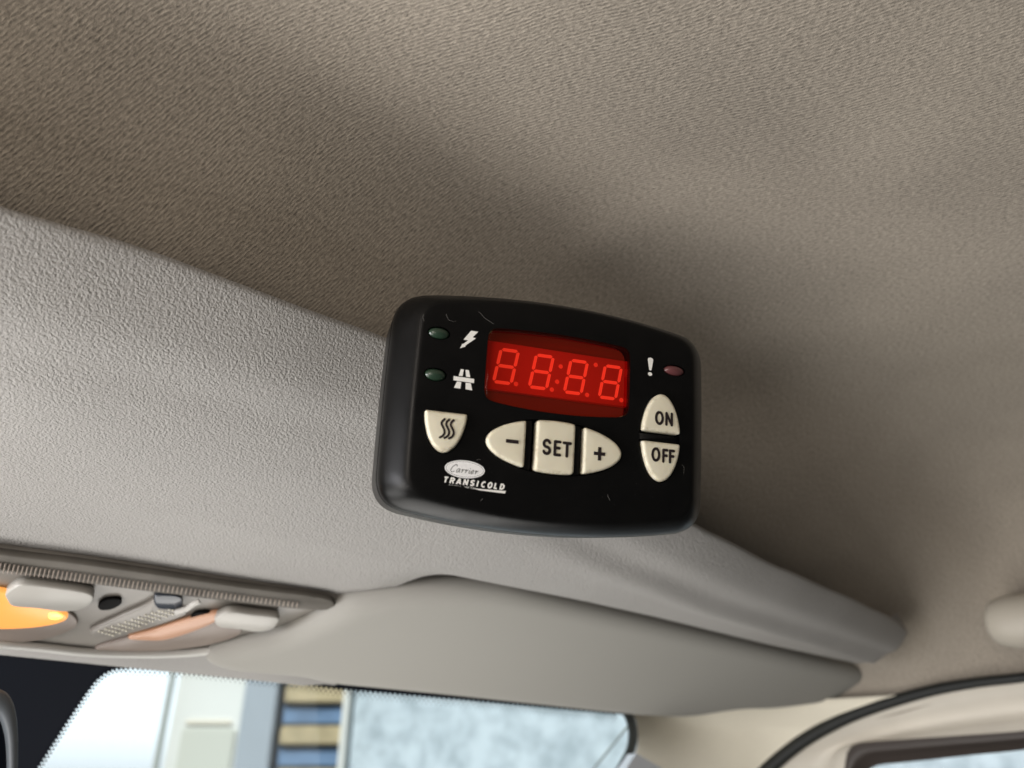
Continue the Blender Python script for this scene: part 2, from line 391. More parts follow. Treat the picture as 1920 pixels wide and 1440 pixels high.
# ------------------------------------------------------------------ overhead shelf
def from_px(lst):
    out = []
    for x, y, F in lst: p = atF(x, y, F); out.append((p.x, (p.y, p.z)))
    return out
edge = [(-.9, (.275, .184)), (-.10, (.275, .183)), (.009, (.275, .182)), (.06, (.272, .186)), (.116, (.270, .1865)), (.162, (.270, .189)), (.26, (.276, .181))]+from_px([(1330, 996, .290), (1462, 1062, .302), (1575, 1111, .316), (1650, 1146, .328), (1690, 1168, .336), (1706, 1190, .340)])
crease = [(-.9, (.330, .1415)), (.033, (.328, .1435)), (.09, (.325, .1475)), (.193, (.322, .151))]+from_px([(1200, 1092, .338), (1350, 1151, .348), (1500, 1196, .360), (1612, 1230, .370), (1687, 1254, .372)])
lipt = [(-.9, (.396, .1292)), (.30, (.396, .1292))]+from_px([(1100, 1128, .396), (1200, 1150, .396), (1462, 1213, .396), (1594, 1241, .394), (1635, 1253, .392)])
def shelf_col(R):
    e = lerp_table(edge, R); c = lerp_table(crease, R)
    s = max(0, min(1, (R-.62)/.2)); hF, hU = .575-.12*s, .0815+.025*s
    lo = (.47-.05*s, .1195-.004*s); mid = lerp_table(lipt, R)
    mm = ((e[0]*.5+c[0]*.5)-.004, (e[1]*.5+c[1]*.5)-.003)
    P = [(e[0]+.035, e[1]+.020), (e[0]+.012, e[1]+.0045), (e[0]+.0025, e[1]+.0005), (e[0]+.0005, e[1]-.003), mm, (c[0]-.010, c[1]+.0062), (c[0]+.005, c[1]-.0005), (c[0]*.6+mid[0]*.4, c[1]*.55+mid[1]*.45), mid]
    k = max(0, min(1, (R-.27)/.10)); k = k*k*(3-2*k)          # recess for the visor opens beyond R = .33
    Q = [(.003, .002), (.010, .009), (.030, .0115), (.5, None)]
    out = spline([(R, f, u) for f, u in P], 84)
    base = [(lo[0]*.5+mid[0]*.5, lo[1]*.5+mid[1]*.5), lo, (lo[0]*.45+hF*.55, lo[1]*.45+hU*.55), (hF-.004, hU+.0012), (hF+.003, hU+.003), (hF+.012, hU+.03)]
    rec = [(mid[0]+.001, mid[1]+.045), (min(.445, hF-.03), .185), (min(.51, hF-.012), .155), (hF-.004, hU+.010), (hF+.003, hU+.011), (hF+.012, hU+.03)]
    P2 = [mid]+[(a[0]+(b[0]-a[0])*k, a[1]+(b[1]-a[1])*k) for a, b in zip(base, rec)]
    return out[:-1]+spline([(R, f, u) for f, u in P2], 37)
scol = [shelf_col(-.9+.0169*i) for i in range(101)]
for i in range(1, 17):
    a = i/16*math.pi/2; R = .79+.016*math.sin(a); c = shelf_col(.79+.012*math.sin(a))
    up = .03*(1-math.cos(a)); scol.append([Vector((R, p.y+(.39-p.y)*.25*(1-math.cos(a)), p.z+up)) for p in c])
rows = [[c[j] for c in scol] for j in range(120)]
shelf = grid('overhead_shelf', rows, M_shelf)
tag(shelf, 'long pale grey grained plastic overhead shelf running across above the windscreen', 'overhead shelf')

# ------------------------------------------------------------------ controller (local frame in mm)
CX = Vector((0.90993634, -0.414569, 0.01218201)); CY = Vector((-0.11370696, -0.22111312, 0.96859678)); CZ = Vector((-0.39885659, -0.88274658, -0.24833825))
CT = Vector((0.20830371, 0.21370838, 0.14305075))
ctl = empty('cab_controller')
S = .001
ctl.matrix_world = Matrix(((CX.x, CY.x, CZ.x, CT.x), (CX.y, CY.y, CZ.y, CT.y), (CX.z, CY.z, CZ.z, CT.z), (0, 0, 0, 1)))
tag(ctl, 'black refrigeration controller with a red digital display and cream buttons', 'controller')
ZF = 13.0
def body_outline(dx, dy, W=67.6, H=41.2, B=6.6, R=10.0):
    """rounded rectangle with bowed top and bottom, inset by dx, dy"""
    hw, hh, r = W-dx, H-dy, max(3.0, R-.55*(dx+dy)*.5); pts = []
    def side(k):
        out = []
        if k == 0: P = [(-hw+2*hw*t/40, -hh-B*(1-(2*t/40-1)**2)) for t in range(41)]
        if k == 1: P = [(hw+.6*(1-(2*t/12-1)**2), -hh+2*hh*t/12) for t in range(13)]
        if k == 2: P = [(hw-2*hw*t/40, hh+B*(1-(2*t/40-1)**2)) for t in range(41)]
        if k == 3: P = [(-hw-.6*(1-(2*t/12-1)**2), hh-2*hh*t/12) for t in range(13)]
        return resample([(x, y, 0) for x, y in P], 60 if k % 2 == 0 else 30)
    sides = [side(k) for k in range(4)]; out = []
    for k in range(4):
        cur = sides[k]; nxt = sides[(k+1) % 4]; 
        L0 = [p for p in cur if (p-cur[0]).length > r and (p-cur[-1]).length > r]
        # fixed counts keep every loop matchable
        a = resample(L0, 40 if k % 2 == 0 else 20)
        b1 = next(p for p in reversed(cur) if (p-cur[-1]).length > r)
        b2 = next(p for p in nxt if (p-nxt[0]).length > r); c = cur[-1]
        out += [(p.x, p.y) for p in a]
        for j in range(1, 10):
            t = j/10; v = b1*(1-t)**2+c*2*t*(1-t)+b2*t*t; out.append((v.x, v.y))
    return out
def L3(pts, z): return [(x*S, y*S, z*S) for x, y in pts]
prof = [(0, 0, 0), (.1, .08, 1.0), (.35, .25, 2.6), (1.0, .6, 4.4), (2.2, 1.2, 6.2), (4.2, 2.1, 8.5), (6.4, 3.1, 10.6), (8.0, 3.9, 11.9), (9.0, 4.5, 12.55), (9.9, 5.1, 12.9), (11.0, 5.8, ZF)]
loops = [L3(body_outline(3, 3), -1.0)] + [L3(body_outline(dx, dy), z) for dx, dy, z in prof]
cover = lofted('front_cover', loops, M_black, None)
back = [(2.6, 2.2, -24), (1.4, 1.2, -23), (.6, .5, -21), (.2, .2, -6), (.0, .0, -1.9), (.3, .3, -1.5), (1.2, 1.2, -1.45)]
rear = lofted('rear_housing', [L3(body_outline(a, b), z) for a, b, z in back], M_black, ctl)
groove = lofted('seam', [L3(body_outline(1.0, 1.0), -1.6), L3(body_outline(1.0, 1.0), .4)], M_blackfine, ctl)

# outlines of openings, in mm
def ell(cx, cy, a, b, n=64, p=2.0):
    o = []
    for i in range(n):
        t = 2*math.pi*i/n; c, s = math.cos(t), math.sin(t)
        o.append((cx+a*math.copysign(abs(c)**(2/p), c), cy+b*math.copysign(abs(s)**(2/p), s)))
    return o
def clip(poly, f):
    """Sutherland-Hodgman against half-plane f(x,y)>=0 (f linear)"""
    out = []
    for i in range(len(poly)):
        a, b = poly[i-1], poly[i]; fa, fb = f(*a), f(*b)
        if (fa >= 0) != (fb >= 0):
            t = fa/(fa-fb); out.append((a[0]+(b[0]-a[0])*t, a[1]+(b[1]-a[1])*t))
        if fb >= 0: out.append(b)
    return out
def soften(poly, n=90, r=.9):
    poly = ccw(poly); P = resample([(x, y, 0) for x, y in poly+[poly[0]]], n+1)[:-1]; P = [(p.x, p.y) for p in P]
    for _ in range(int(r*3)):
        P = [((P[i-1][0]+2*P[i][0]+P[(i+1) % n][0])/4, (P[i-1][1]+2*P[i][1]+P[(i+1) % n][1])/4) for i in range(n)]
    return P
lensA = ell(-1.7, -14.8, 27.9, 10.4, 120, 1.92)
minus_o = soften(clip(lensA, lambda x, y: -14.1-x))
set_o = soften(clip(clip(lensA, lambda x, y: x+9.9), lambda x, y: 6.1-x))
plus_o = soften(clip(lensA, lambda x, y: x-9.8))
lensB = ell(43.4, -5.9, 8.6, 18.1, 120, 1.9)
on_o = soften(clip(lensB, lambda x, y: y+3.9))
off_o = soften(clip(lensB, lambda x, y: -8.0-y))
heat_o = soften(clip(ell(-45.8, -5.4, 8.2, 16.0, 120, 1.9), lambda x, y: -6.0-y))
N_ = 14
disp_o = []
for t in range(N_+1): u = t/N_; disp_o.append((-31+60*u, 1.5-2.2*4*u*(1-u)))
for t in range(N_+1): u = t/N_; disp_o.append((29-60*u, 29.7+1.4*4*u*(1-u)))
disp_o = soften(disp_o, 140, 2.4)
led1, led2, led3 = ell(-51.1, 24.9, 4.1, 2.25, 40), ell(-51.1, 8.3, 4.1, 2.3, 40), ell(49.6, 23.4, 4.6, 2.1, 40)

# cut the openings into the cover
cut_v, cut_f = [], []
def cutter(o2, z0, z1, grow=.0):
    o2 = offset2(ccw(o2), -grow); n = len(o2); b0 = len(cut_v)
    cut_v.extend(L3(o2, z0)); cut_v.extend(L3(o2, z1))
    for j in range(n): k = (j+1) % n; cut_f.append([b0+j, b0+k, b0+n+k, b0+n+j])
    cut_f.append([b0+j for j in range(n)][::-1]); cut_f.append([b0+n+j for j in range(n)])
cutter(disp_o, 10.6, 20, .45)
for o2 in (heat_o, led1, led2, led3): cutter(o2, 9.0, 20, .38)
cutter(lensA, 9.0, 20, .55); cutter(lensB, 9.0, 20, .5)
cutter(disp_o, 2.0, 10.8, 1.9)
cme = mesh('cutter', cut_v, cut_f); co = link('cutter', cme, None, None, False)
bm_ = cover.modifiers.new('b', 'BOOLEAN'); bm_.operation = 'DIFFERENCE'; bm_.object = co; bm_.solver = 'EXACT'; bm_.use_self = True
dg = bpy.context.evaluated_depsgraph_get(); dg.update()
nm = bpy.data.meshes.new_from_object(cover.evaluated_get(dg)); cover.modifiers.clear(); cover.data = nm
bpy.data.objects.remove(co, do_unlink=True)
cover.parent = ctl
for p in nm.polygons: p.use_smooth = True
try: nm.set_sharp_from_angle(angle=math.radians(32))
except Exception: pass
if not nm.materials: nm.materials.append(M_black)
for i in range(len(nm.materials)): nm.materials[i] = M_black

# crossbars between the neighbouring buttons (the black webs inside each button window)
def slab(name, poly, z0, z1, mat, parent, bev=.25):
    poly = ccw(poly); lo = [L3(poly, z0), L3(poly, z1-bev), L3(offset2(poly, bev*.3), z1-bev*.3), L3(offset2(poly, bev), z1)]
    o = lofted(name, lo, mat, parent)
    try: o.data.set_sharp_from_angle(angle=math.radians(50))
    except Exception: pass
    return o
slab('web', clip(clip(ell(-1.7, -14.8, 28.2, 10.7, 160, 1.92), lambda x, y: x+13.45), lambda x, y: -11.15-x), 9, 12.3, M_black, ctl)
slab('web', clip(clip(ell(-1.7, -14.8, 28.2, 10.7, 160, 1.92), lambda x, y: x-6.6), lambda x, y: 9.3-x), 9, 12.3, M_black, ctl)
slab('web', clip(clip(ell(43.4, -5.9, 8.9, 18.4, 160, 1.9), lambda x, y: y+7.4), lambda x, y: -4.5-y), 9, 12.2, M_black, ctl)

# domed buttons
def button(name, o2, label, top=15.0):
    r = 1.15
    def hf(d):
        q = min(1, d/r); return top-r*.9+r*.9*math.sqrt(max(0, 1-(1-q)**2))+.22*min(1, d/4)**.8
    o = pillow(name, o2, lambda x, y, z: (x*S, y*S, z*S), 9.6, hf, M_button, ctl, attr='rim')
    at = o.data.attributes['rim']
    for v in at.data: v.value = max(.1, 1.3-v.value*.33)
    tag(o, label); return o
b_heat = button('button', heat_o, 'cream shield shaped button marked with three wavy lines')
b_minus = button('button', minus_o, 'cream button marked minus')
b_set = button('button', set_o, 'cream square button marked SET', top=15.2)
b_plus = button('button', plus_o, 'cream button marked plus')
b_on = button('button', on_o, 'cream button marked ON')
b_off = button('button', off_o, 'cream button marked OFF')
def led(o2, mat, label):
    lo = [L3(o2, 9.5), L3(o2, ZF-.5)]; cx = sum(p[0] for p in o2)/len(o2); cy = sum(p[1] for p in o2)/len(o2)
    for s, z in ((.97, .1), (.88, .6), (.72, 1.05), (.5, 1.4), (.25, 1.6), (.06, 1.65)):
        lo.append(L3([(cx+(x-cx)*s, cy+(y-cy)*s) for x, y in o2], ZF-.5+z))
    o = lofted('indicator_light', lo, mat, ctl); tag(o, label); return o
led(led1, M_led_green, 'dark green oval indicator light beside the lightning bolt')
led(led2, M_led_green, 'dark green oval indicator light beside the road symbol')
led(led3, M_led_red, 'dull red oval indicator light beside the exclamation mark')

# printed marks: flat sheets just proud of their surface. All marks are strokes or polygons in mm.
class Ink:
    def __init__(s): s.v = []; s.f = []; s.k = 0
    def poly(s, pts, z):
        pts = ccw(pts); b = len(s.v); s.k += 1; zz = z+s.k*.004; s.v += L3(pts, zz); s.f.append([b+i for i in range(len(pts))])
    def stroke(s, pts, w, z, cap=True):
        P = [Vector(p) for p in pts]; b = len(s.v); s.k += 1; zz = z+s.k*.004; n = len(P); h = w/2
        for i, p in enumerate(P):
            t = (P[min(i+1, n-1)]-P[max(i-1, 0)]).normalized(); m = Vector((-t.y, t.x))
            if 0 < i < n-1:
                t1 = (P[i]-P[i-1]).normalized(); m = m/max(.6, m.dot(Vector((-t1.y, t1.x))))
            s.v += L3([(p.x+m.x*h, p.y+m.y*h), (p.x-m.x*h, p.y-m.y*h)], zz)
        for i in range(n-1): a = b+2*i; s.f.append([a, a+1, a+3, a+2])
        if cap:
            for p in (P[0], P[-1]): s.poly([(p.x+h*math.cos(a*math.pi/8), p.y+h*math.sin(a*math.pi/8)) for a in range(16)], z)
    def make(s, name, mat, parent, label=None):
        me = mesh(name, s.v, s.f); o = link(name, me, mat, parent, False)
        # every sheet faces out of the controller
        bm = bmesh.new(); bm.from_mesh(me)
        for f in bm.faces:
            f.normal_update()
            if f.normal.z < 0: f.normal_flip()
        bm.to_mesh(me); bm.free()
        if label: o['label'] = label
        return o
def arc(cx, cy, rx, ry, a0, a1, n=18): return [(cx+rx*math.cos(math.radians(a0+(a1-a0)*i/n)), cy+ry*math.sin(math.radians(a0+(a1-a0)*i/n))) for i in range(n+1)]
zt = 15.42
k = Ink()      # three heat waves
for dx in (0, 1.75, 3.5):
    pts = [(x+dx, y) for x, y in [(-46.55, -9.0), (-47.35, -9.9), (-47.55, -10.9), (-46.95, -12.0), (-46.35, -13.1), (-46.2, -14.2), (-46.7, -15.3), (-47.75, -16.1)]]
    k.stroke([(p.x, p.y) for p in spline([(x, y, 0) for x, y in pts], 22)], .85, zt)
k.make('symbol', M_ink, b_heat)
k = Ink(); k.poly([(-22.2, -13.9), (-17.15, -13.9), (-17.15, -15.3), (-22.2, -15.3)], zt); k.make('symbol', M_ink, b_minus)
k = Ink(); k.poly([(13.9, -14.95), (18.7, -14.95), (18.7, -16.3), (13.9, -16.3)], zt); k.poly([(15.6, -13.0), (17.0, -13.0), (17.0, -18.3), (15.6, -18.3)], zt); k.make('symbol', M_ink, b_plus)
def letter(k, ch, x0, y0, w, h, t, z):
    i = t/2; x0 += i; y0 += i; w -= t; h -= t; x1, y1 = x0+w, y0+h; ym = y0+h*.52; cx = x0+w/2
    if ch == 'O': k.stroke(arc(cx, y0+h/2, w/2, h/2, 90, 450, 36), t, z, False)
    if ch == 'S':
        r = w/2; q = h/4
        k.stroke(arc(cx, y1-q, r, q, 20, 270, 16)[:-1]+arc(cx, y0+q, r, q, 90, -160, 16), t, z)
    if ch == 'E': k.stroke([(x1, y1), (x0, y1)], t, z); k.stroke([(x0, y1), (x0, y0)], t, z); k.stroke([(x0, y0), (x1, y0)], t, z); k.stroke([(x0, ym), (x1-w*.12, ym)], t, z)
    if ch == 'F': k.stroke([(x1, y1), (x0, y1)], t, z); k.stroke([(x0, y1), (x0, y0)], t, z); k.stroke([(x0, ym), (x1-w*.15, ym)], t, z)
    if ch == 'T': k.stroke([(x0, y1), (x1, y1)], t, z); k.stroke([(cx, y1), (cx, y0)], t, z)
    if ch == 'N': k.stroke([(x0, y0), (x0, y1)], t, z); k.stroke([(x0, y1), (x1, y0)], t, z); k.stroke([(x1, y0), (x1, y1)], t, z)
k = Ink(); letter(k, 'S', -7.55, -18.45, 3.6, 6.4, 1.17, zt+.2); letter(k, 'E', -3.0, -18.5, 3.2, 6.3, 1.17, zt+.2); letter(k, 'T', .6, -18.6, 3.9, 6.25, 1.17, zt+.2); k.make('lettering', M_ink, b_set)
k = Ink(); letter(k, 'O', 39.9, -1.2, 4.0, 5.9, 1.12, zt); letter(k, 'N', 44.5, -1.15, 3.5, 5.8, 1.12, zt); k.make('lettering', M_ink, b_on)
k = Ink(); letter(k, 'O', 38.6, -16.35, 4.0, 5.9, 1.12, zt); letter(k, 'F', 43.35, -16.45, 2.8, 5.8, 1.12, zt); letter(k, 'F', 46.3, -16.45, 2.8, 5.8, 1.12, zt); k.make('lettering', M_ink, b_off)

zp = ZF+.02
k = Ink(); k.poly([(-38.46, 27.77), (-35.58, 27.72), (-37.62, 25.16), (-36.30, 24.95), (-40.3, 21.4), (-40.2, 21.0), (-42.33, 20.05), (-41.55, 22.0), (-41.2, 21.9), (-39.4, 23.65), (-41.19, 23.72)][::-1], zp)
k.make('symbol', M_print, ctl, 'white lightning bolt symbol')
k = Ink()
for q in ([(-41.33, 11.78), (-40.16, 11.76), (-40.45, 9.05), (-42.0, 9.05)], [(-39.48, 11.7), (-38.14, 11.7), (-37.4, 9.0), (-39.05, 9.0)], [(-44.0, 8.66), (-35.78, 8.55), (-35.76, 6.9), (-43.94, 7.0)],
          [(-42.5, 6.7), (-40.75, 6.7), (-40.95, 4.04), (-43.43, 4.1)], [(-39.05, 6.65), (-37.0, 6.65), (-36.25, 3.94), (-38.9, 4.02)]): k.poly(q, zp)
k.make('symbol', M_print, ctl, 'white road symbol')
k = Ink(); k.poly([(37.3, 26.6), (37.6, 27.2), (38.55, 27.5), (39.5, 27.2), (39.85, 26.6), (39.15, 22.2), (38.6, 21.95), (38.05, 22.2)], zp); k.poly(ell(38.5, 20.4, .95, .8, 20), zp)
k.make('symbol', M_print, ctl, 'white exclamation mark')

# maker's badge and its lettering
k = Ink(); k.poly(ell(-36.8, -26.7, 7.75, 3.35, 60), zp); badge = k.make('badge', M_badge, ctl, 'worn silver oval badge with script lettering')
k = Ink(); ring = ell(-36.8, -26.7, 7.2, 2.85, 60); k.stroke(ring+[ring[0]], .13, zp+.01, False)
def script(k, pts, x, y, s, w=.28): k.stroke([(x+(p.x+p.y*.28)*s, y+p.y*s) for p in spline([(a, b, 0) for a, b in pts], 26)], w, zp+.02)
x = -42.3; y = -28.1
script(k, [(1.9, 2.5), (1.6, 3.0), (.9, 2.8), (.1, 1.6), (0, .5), (.6, 0), (1.5, .3)], x, y, .95, .30)
script(k, [(1.2, 1.3), (.7, 1.5), (.1, .9), (.1, .1), (.6, .1), (1.15, 1.2), (1.1, .3), (1.5, .2)], x+2.2, y, .95)
script(k, [(0, 1.1), (.4, 1.4), (.3, 0), (.5, .9), (1.1, 1.4)], x+4.0, y-.05, .95)
script(k, [(0, 1.1), (.4, 1.4), (.3, 0), (.5, .9), (1.1, 1.4)], x+5.4, y-.05, .95)
script(k, [(.2, 1.3), (.1, .4), (.3, .1), (.6, .3)], x+6.9, y-.1, .95); k.poly(ell(x+7.6, y+1.85, .17, .17, 10), zp+.02)
script(k, [(0, .6), (.8, .9), (.8, 1.4), (.3, 1.4), (0, .6), (.3, .05), (1.0, .4)], x+7.8, y-.1, .95)
script(k, [(0, 1.1), (.4, 1.4), (.3, 0), (.5, .9), (1.1, 1.4)], x+9.2, y-.1, .95)
k.make('lettering', M_badge_ink, badge)
def glyph(k, ch, x, y, w, h, t, z, sh=.22):
    def s(pts, cap=False): k.stroke([(x+a*w+b*h*sh, y+b*h) for a, b in pts], t, z, cap)
    if ch == 'T': s([(0, .9), (1, .9)]); s([(.5, 1), (.5, 0)])
    if ch == 'R': s([(.12, 0), (.12, 1)]); s([(.12, .9), (.6, .9), (.85, .78), (.85, .6), (.6, .48), (.12, .48)]); s([(.5, .48), (.9, 0)])
    if ch == 'A': s([(.0, 0), (.48, 1)]); s([(.48, 1), (.95, 0)]); s([(.2, .3), (.78, .3)])
    if ch == 'N': s([(.1, 0), (.1, 1)]); s([(.1, .95), (.85, .05)]); s([(.88, 0), (.88, 1)])
    if ch == 'S': s([(.9, .85), (.5, .93), (.15, .8), (.15, .62), (.5, .5), (.85, .36), (.82, .17), (.5, .07), (.08, .13)])
    if ch == 'I': s([(.3, 0), (.3, 1)])
    if ch == 'C': s([(.9, .86), (.6, .93), (.25, .8), (.1, .5), (.25, .17), (.6, .07), (.9, .15)])
    if ch == 'O': s([(.5+.42*math.cos(math.radians(a)), .5+.43*math.sin(math.radians(a))) for a in range(0, 361, 20)])
    if ch == 'L': s([(.12, 1), (.12, 0)]); s([(.12, .09), (.85, .09)])
    if ch == 'D': s([(.12, 0), (.12, 1)]); s([(.12, .91), (.5, .91), (.85, .7), (.85, .3), (.5, .09), (.12, .09)])
k = Ink(); word = 'TRANSICOLD'; x = -44.7
for i, ch in enumerate(word):
    wd = {'I': .7, 'T': 1.45, 'L': 1.25}.get(ch, 1.6); y = -32.35-.055*(x+44.7)*.55
    glyph(k, ch, x, y, wd, 2.2, .62, zp); x += wd+.98
k.make('lettering', M_print, ctl, 'white slanted lettering under the badge')
# underline: solid at its right, worn away towards the left into thin scratches
k = Ink(); k.poly([(-33.5, -33.5), (-20.3, -33.35), (-20.6, -34.35), (-30.5, -34.05)], zp)
for i in range(26):
    xx = -43+random.random()*11; yy = -32.95-.012*(xx+43)-random.random()*.7*(xx+44)/11; ww = .3+random.random()*1.0*(xx+44)/8
    k.poly([(xx, yy), (xx+ww, yy-.01), (xx+ww, yy-.07), (xx, yy-.06)], zp)
k.make('underline', M_print, ctl)

# display: board at the bottom of the pocket, LED module, segments, red filter
disp = empty('display'); disp.parent = ctl
k = Ink(); k.poly([(-36, -6), (34, -6), (34, 35.5), (-36, 35.5)], 4.4); k.make('circuit_board', M_board, disp)
slab('display_module', [(-31.9, 6.8), (32.9, 6.6), (32.9, 26.3), (-31.9, 26.8)], 2.4, 7.0, M_module, disp, .3)
def segs(x0, y0, w, h, t, sl, z):
    g = .27
    def pt(a, b): return (x0+a+sl*b, y0+b)
    hh = h/2; out = []
    for (a0, b0, a1, b1) in ((0, h, w, h), (0, hh, w, hh), (0, 0, w, 0)):
        yy = b0 - (t/2 if b0 == h else (-t/2 if b0 == 0 else 0)); i = t*.5
        out.append([pt(i+g, yy), pt(i+g+t*.5, yy+t/2), pt(w-i-g-t*.5, yy+t/2), pt(w-i-g, yy), pt(w-i-g-t*.5, yy-t/2), pt(i+g+t*.5, yy-t/2)])
    for a, s_ in ((t/2, 1), (w-t/2, -1)):
        for b0, b1 in ((hh, h-t/2), (t/2, hh)):
            out.append([pt(a, b0+g), pt(a+t/2, b0+g+t*.5), pt(a+t/2, b1-g-t*.3), pt(a, b1-g), pt(a-t/2, b1-g-t*.3), pt(a-t/2, b0+g+t*.5)])
    return out
for i, (x0, y0) in enumerate([(-27.3, 9.45), (-12.35, 9.2), (2.65, 9.0), (17.9, 8.75)]):
    k = Ink()
    for q in segs(x0, y0, 8.6, 15.0, 1.35, .165, 7.0): k.poly(q, 7.05)
    k.make('digit', M_seg, disp)
for cx, cy in [(-17.18, 10.28), (-1.97, 9.9), (1.36, 20.07), (0.14, 13.45), (13.37, 9.59), (16.67, 22.84), (28.6, 9.26)]:
    k = Ink(); k.poly(ell(cx, cy, .95, .95, 20), 7.05); k.make('dot', M_dot, disp)
lo = [L3(disp_o, 8.4), L3(disp_o, ZF-.35), L3(offset2(disp_o, .12), ZF-.08), L3(offset2(disp_o, .35), ZF+.02), L3(offset2(disp_o, .8), ZF+.05)]
lens = lofted('red_window', lo, M_red_lens, disp, cap0=False)
try: lens.data.set_sharp_from_angle(angle=math.radians(60))
except Exception: pass

# lint and dust caught on the face
k = [[(-57.6, 31.5), (-57.9, 30.2), (-57.3, 28.8)], [(-49, 33), (-48, 31), (-46, 30.3), (-44.8, 30.7)], [(-36, 36), (-34.4, 34.6), (-33.6, 33.8), (-29.6, 31.8)], [(-32.6, -23), (-31.8, -22.4), (-31.0, -22.6)],
     [(53.3, -16), (54.4, -17), (54.2, -19.4)], [(21, -31), (22.2, -33.2)], [(-30, -38), (-29.2, -37.0)]]
lint_v, lint_f = [], []
for pts in k:
    P = spline([(x*S, y*S, (ZF+.22)*S) for x, y in pts], 10); b = len(lint_v)
    for p in P:
        for a in range(3): lint_v.append(p+Vector((math.cos(a*2.09), math.sin(a*2.09), 0))*.00005+Vector((0, 0, .00003*math.cos(a*4))))
    for i in range(9):
        for a in range(3): c = (a+1) % 3; lint_f.append([b+3*i+a, b+3*i+c, b+3*i+3+c, b+3*i+3+a])
for i in range(110):
    x, y, r = random.uniform(-56, 55), random.uniform(-36, 35), random.uniform(.03, .09)
    if -32 < x < 30 and -2 < y < 32: continue
    b = len(lint_v)
    for a in range(5): lint_v.append(Vector(((x+r*math.cos(a*1.257))*S, (y+r*math.sin(a*1.257))*S, (ZF+.05)*S)))
    lint_f.append([b+a for a in range(5)])
lint = link('lint', mesh('lint', lint_v, lint_f), M_lint, ctl, False); lint['kind'] = 'stuff'
# mounting bracket from the rear housing up to the roof lining
slab('mounting_bracket', roundpoly([(-24, -18), (24, -18), (24, 22), (-24, 22)], 5), -95, -20, M_black, ctl)

# ------------------------------------------------------------------ overhead lamp
nl = Vector((0, .37, 1)).normalized(); pl0 = Vector((0, .47, .1190))
def lp(x, y, off=0.0):
    """a point on the lamp's plane, off metres towards the cab"""
    return onp(x, y, pl0-nl*off, nl)
def sheet(name, px, off, thick, mat, parent, n=80, rnd=.0012, closed=True):
    P = spline([lp(x, y, off) for x, y in px], n, closed=True)
    c = sum(P, Vector())/n
    # local 2-D frame for insets
    ex = Vector((1, 0, 0)); ey = nl.cross(ex).normalized()
    q = [((p-c).dot(ex), (p-c).dot(ey)) for p in P]; q = ccw(q)
    def up3(pts, h): return [c+ex*a+ey*b-nl*h for a, b in pts]
    return lofted(name, [up3(q, -thick), up3(q, -rnd), up3(offset2(q, rnd*.3), -rnd*.35), up3(offset2(q, rnd), 0)], mat, parent)
lamp = empty('interior_lamp', tuple(lp(300, 1150)))
def kid(o):
    o.parent = lamp; o.matrix_parent_inverse = Matrix.Translation(-lamp.location); return o
tag(lamp, 'smoky plastic map lamp unit with rocker switches, lit amber at its left', 'interior lamp')
lamp_px = [(-420, 985), (-200, 1005), (0, 1034), (150, 1052), (300, 1073), (450, 1095), (600, 1116), (634, 1124), (637, 1136), (619, 1158), (550, 1181), (480, 1203), (400, 1221), (309, 1228), (179, 1226), (80, 1216), (0, 1208), (-150, 1190), (-420, 1150)]
kid(sheet('housing_gap', [(x, y-4) for x, y in lamp_px], .0022, .010, M_blackfine, None, 160, .0008))
kid(sheet('housing', lamp_px, .004, .012, M_lamp_body, None, 160, .002))
kid(sheet('clear_strip', [(-420, 990), (-200, 1010), (0, 1040), (150, 1058), (300, 1079), (450, 1101), (600, 1121), (626, 1131), (622, 1144), (560, 1143), (450, 1131), (300, 1113), (150, 1093), (0, 1071), (-200, 1046), (-420, 1015)], .0075, .004, M_lamp_strip, None, 140, .001))
# row of prism ribs along the strip's lower edge
rv, rf = [], []
for i in range(150):
    t = i/149; px = -60+ (560+60)*t; py = 1056+ (1134-1056)*((px+60)/620)
    hgt = (15 if px < 80 else 15-6*min(1, (px-80)/400)); wd = 3.6*(1-.35*t)
    a, b, c, d = lp(px-wd/2, py+hgt/2, .0084), lp(px+wd/2, py+hgt/2, .0084), lp(px+wd/2+hgt*.25, py-hgt/2, .0084), lp(px-wd/2+hgt*.25, py-hgt/2, .0084)
    if i % 2: continue
    m0 = (a+b)/2-nl*.0012; m1 = (c+d)/2-nl*.0012; k0 = len(rv); rv += [a, b, c, d, m0, m1]
    rf += [[k0, k0+4, k0+5, k0+3], [k0+1, k0+2, k0+5, k0+4], [k0, k0+1, k0+4], [k0+2, k0+3, k0+5]]
kid(link('prism_ribs', mesh('prism_ribs', rv, rf), M_rib, None, False))
kid(sheet('lamp_bowl', [(-220, 1130), (-100, 1112), (0, 1108), (70, 1122), (120, 1142), (146, 1168), (125, 1186), (80, 1200), (30, 1206), (-40, 1204), (-140, 1190)], .006, .003, M_bowl, None, 90, .0008))
kid(sheet('lamp_bowl', [(178, 1217), (240, 1197), (300, 1182), (360, 1164), (400, 1158), (448, 1176), (450, 1190), (410, 1206), (340, 1218), (270, 1224), (210, 1222)], .006, .003, M_bowl, None, 90, .0008))
kid(sheet('lens', [(-180, 1120), (-80, 1106), (0, 1110), (60, 1126), (105, 1143), (127, 1159), (105, 1171), (51, 1179), (-20, 1180), (-120, 1168)], .0085, .003, M_lens_lit, None, 90, .001))['label'] = 'lit bright amber lens'
kid(sheet('hot_spot', [(92, 1152), (108, 1150), (119, 1157), (108, 1163), (92, 1161)], .0092, .002, plain('hot_spot_glow', (.8, .6, .2), .3, .5, emit=(1, .60, .12), estr=1.1), None, 30, .0006))  # hot core of the lens, put in as a small glowing sheet
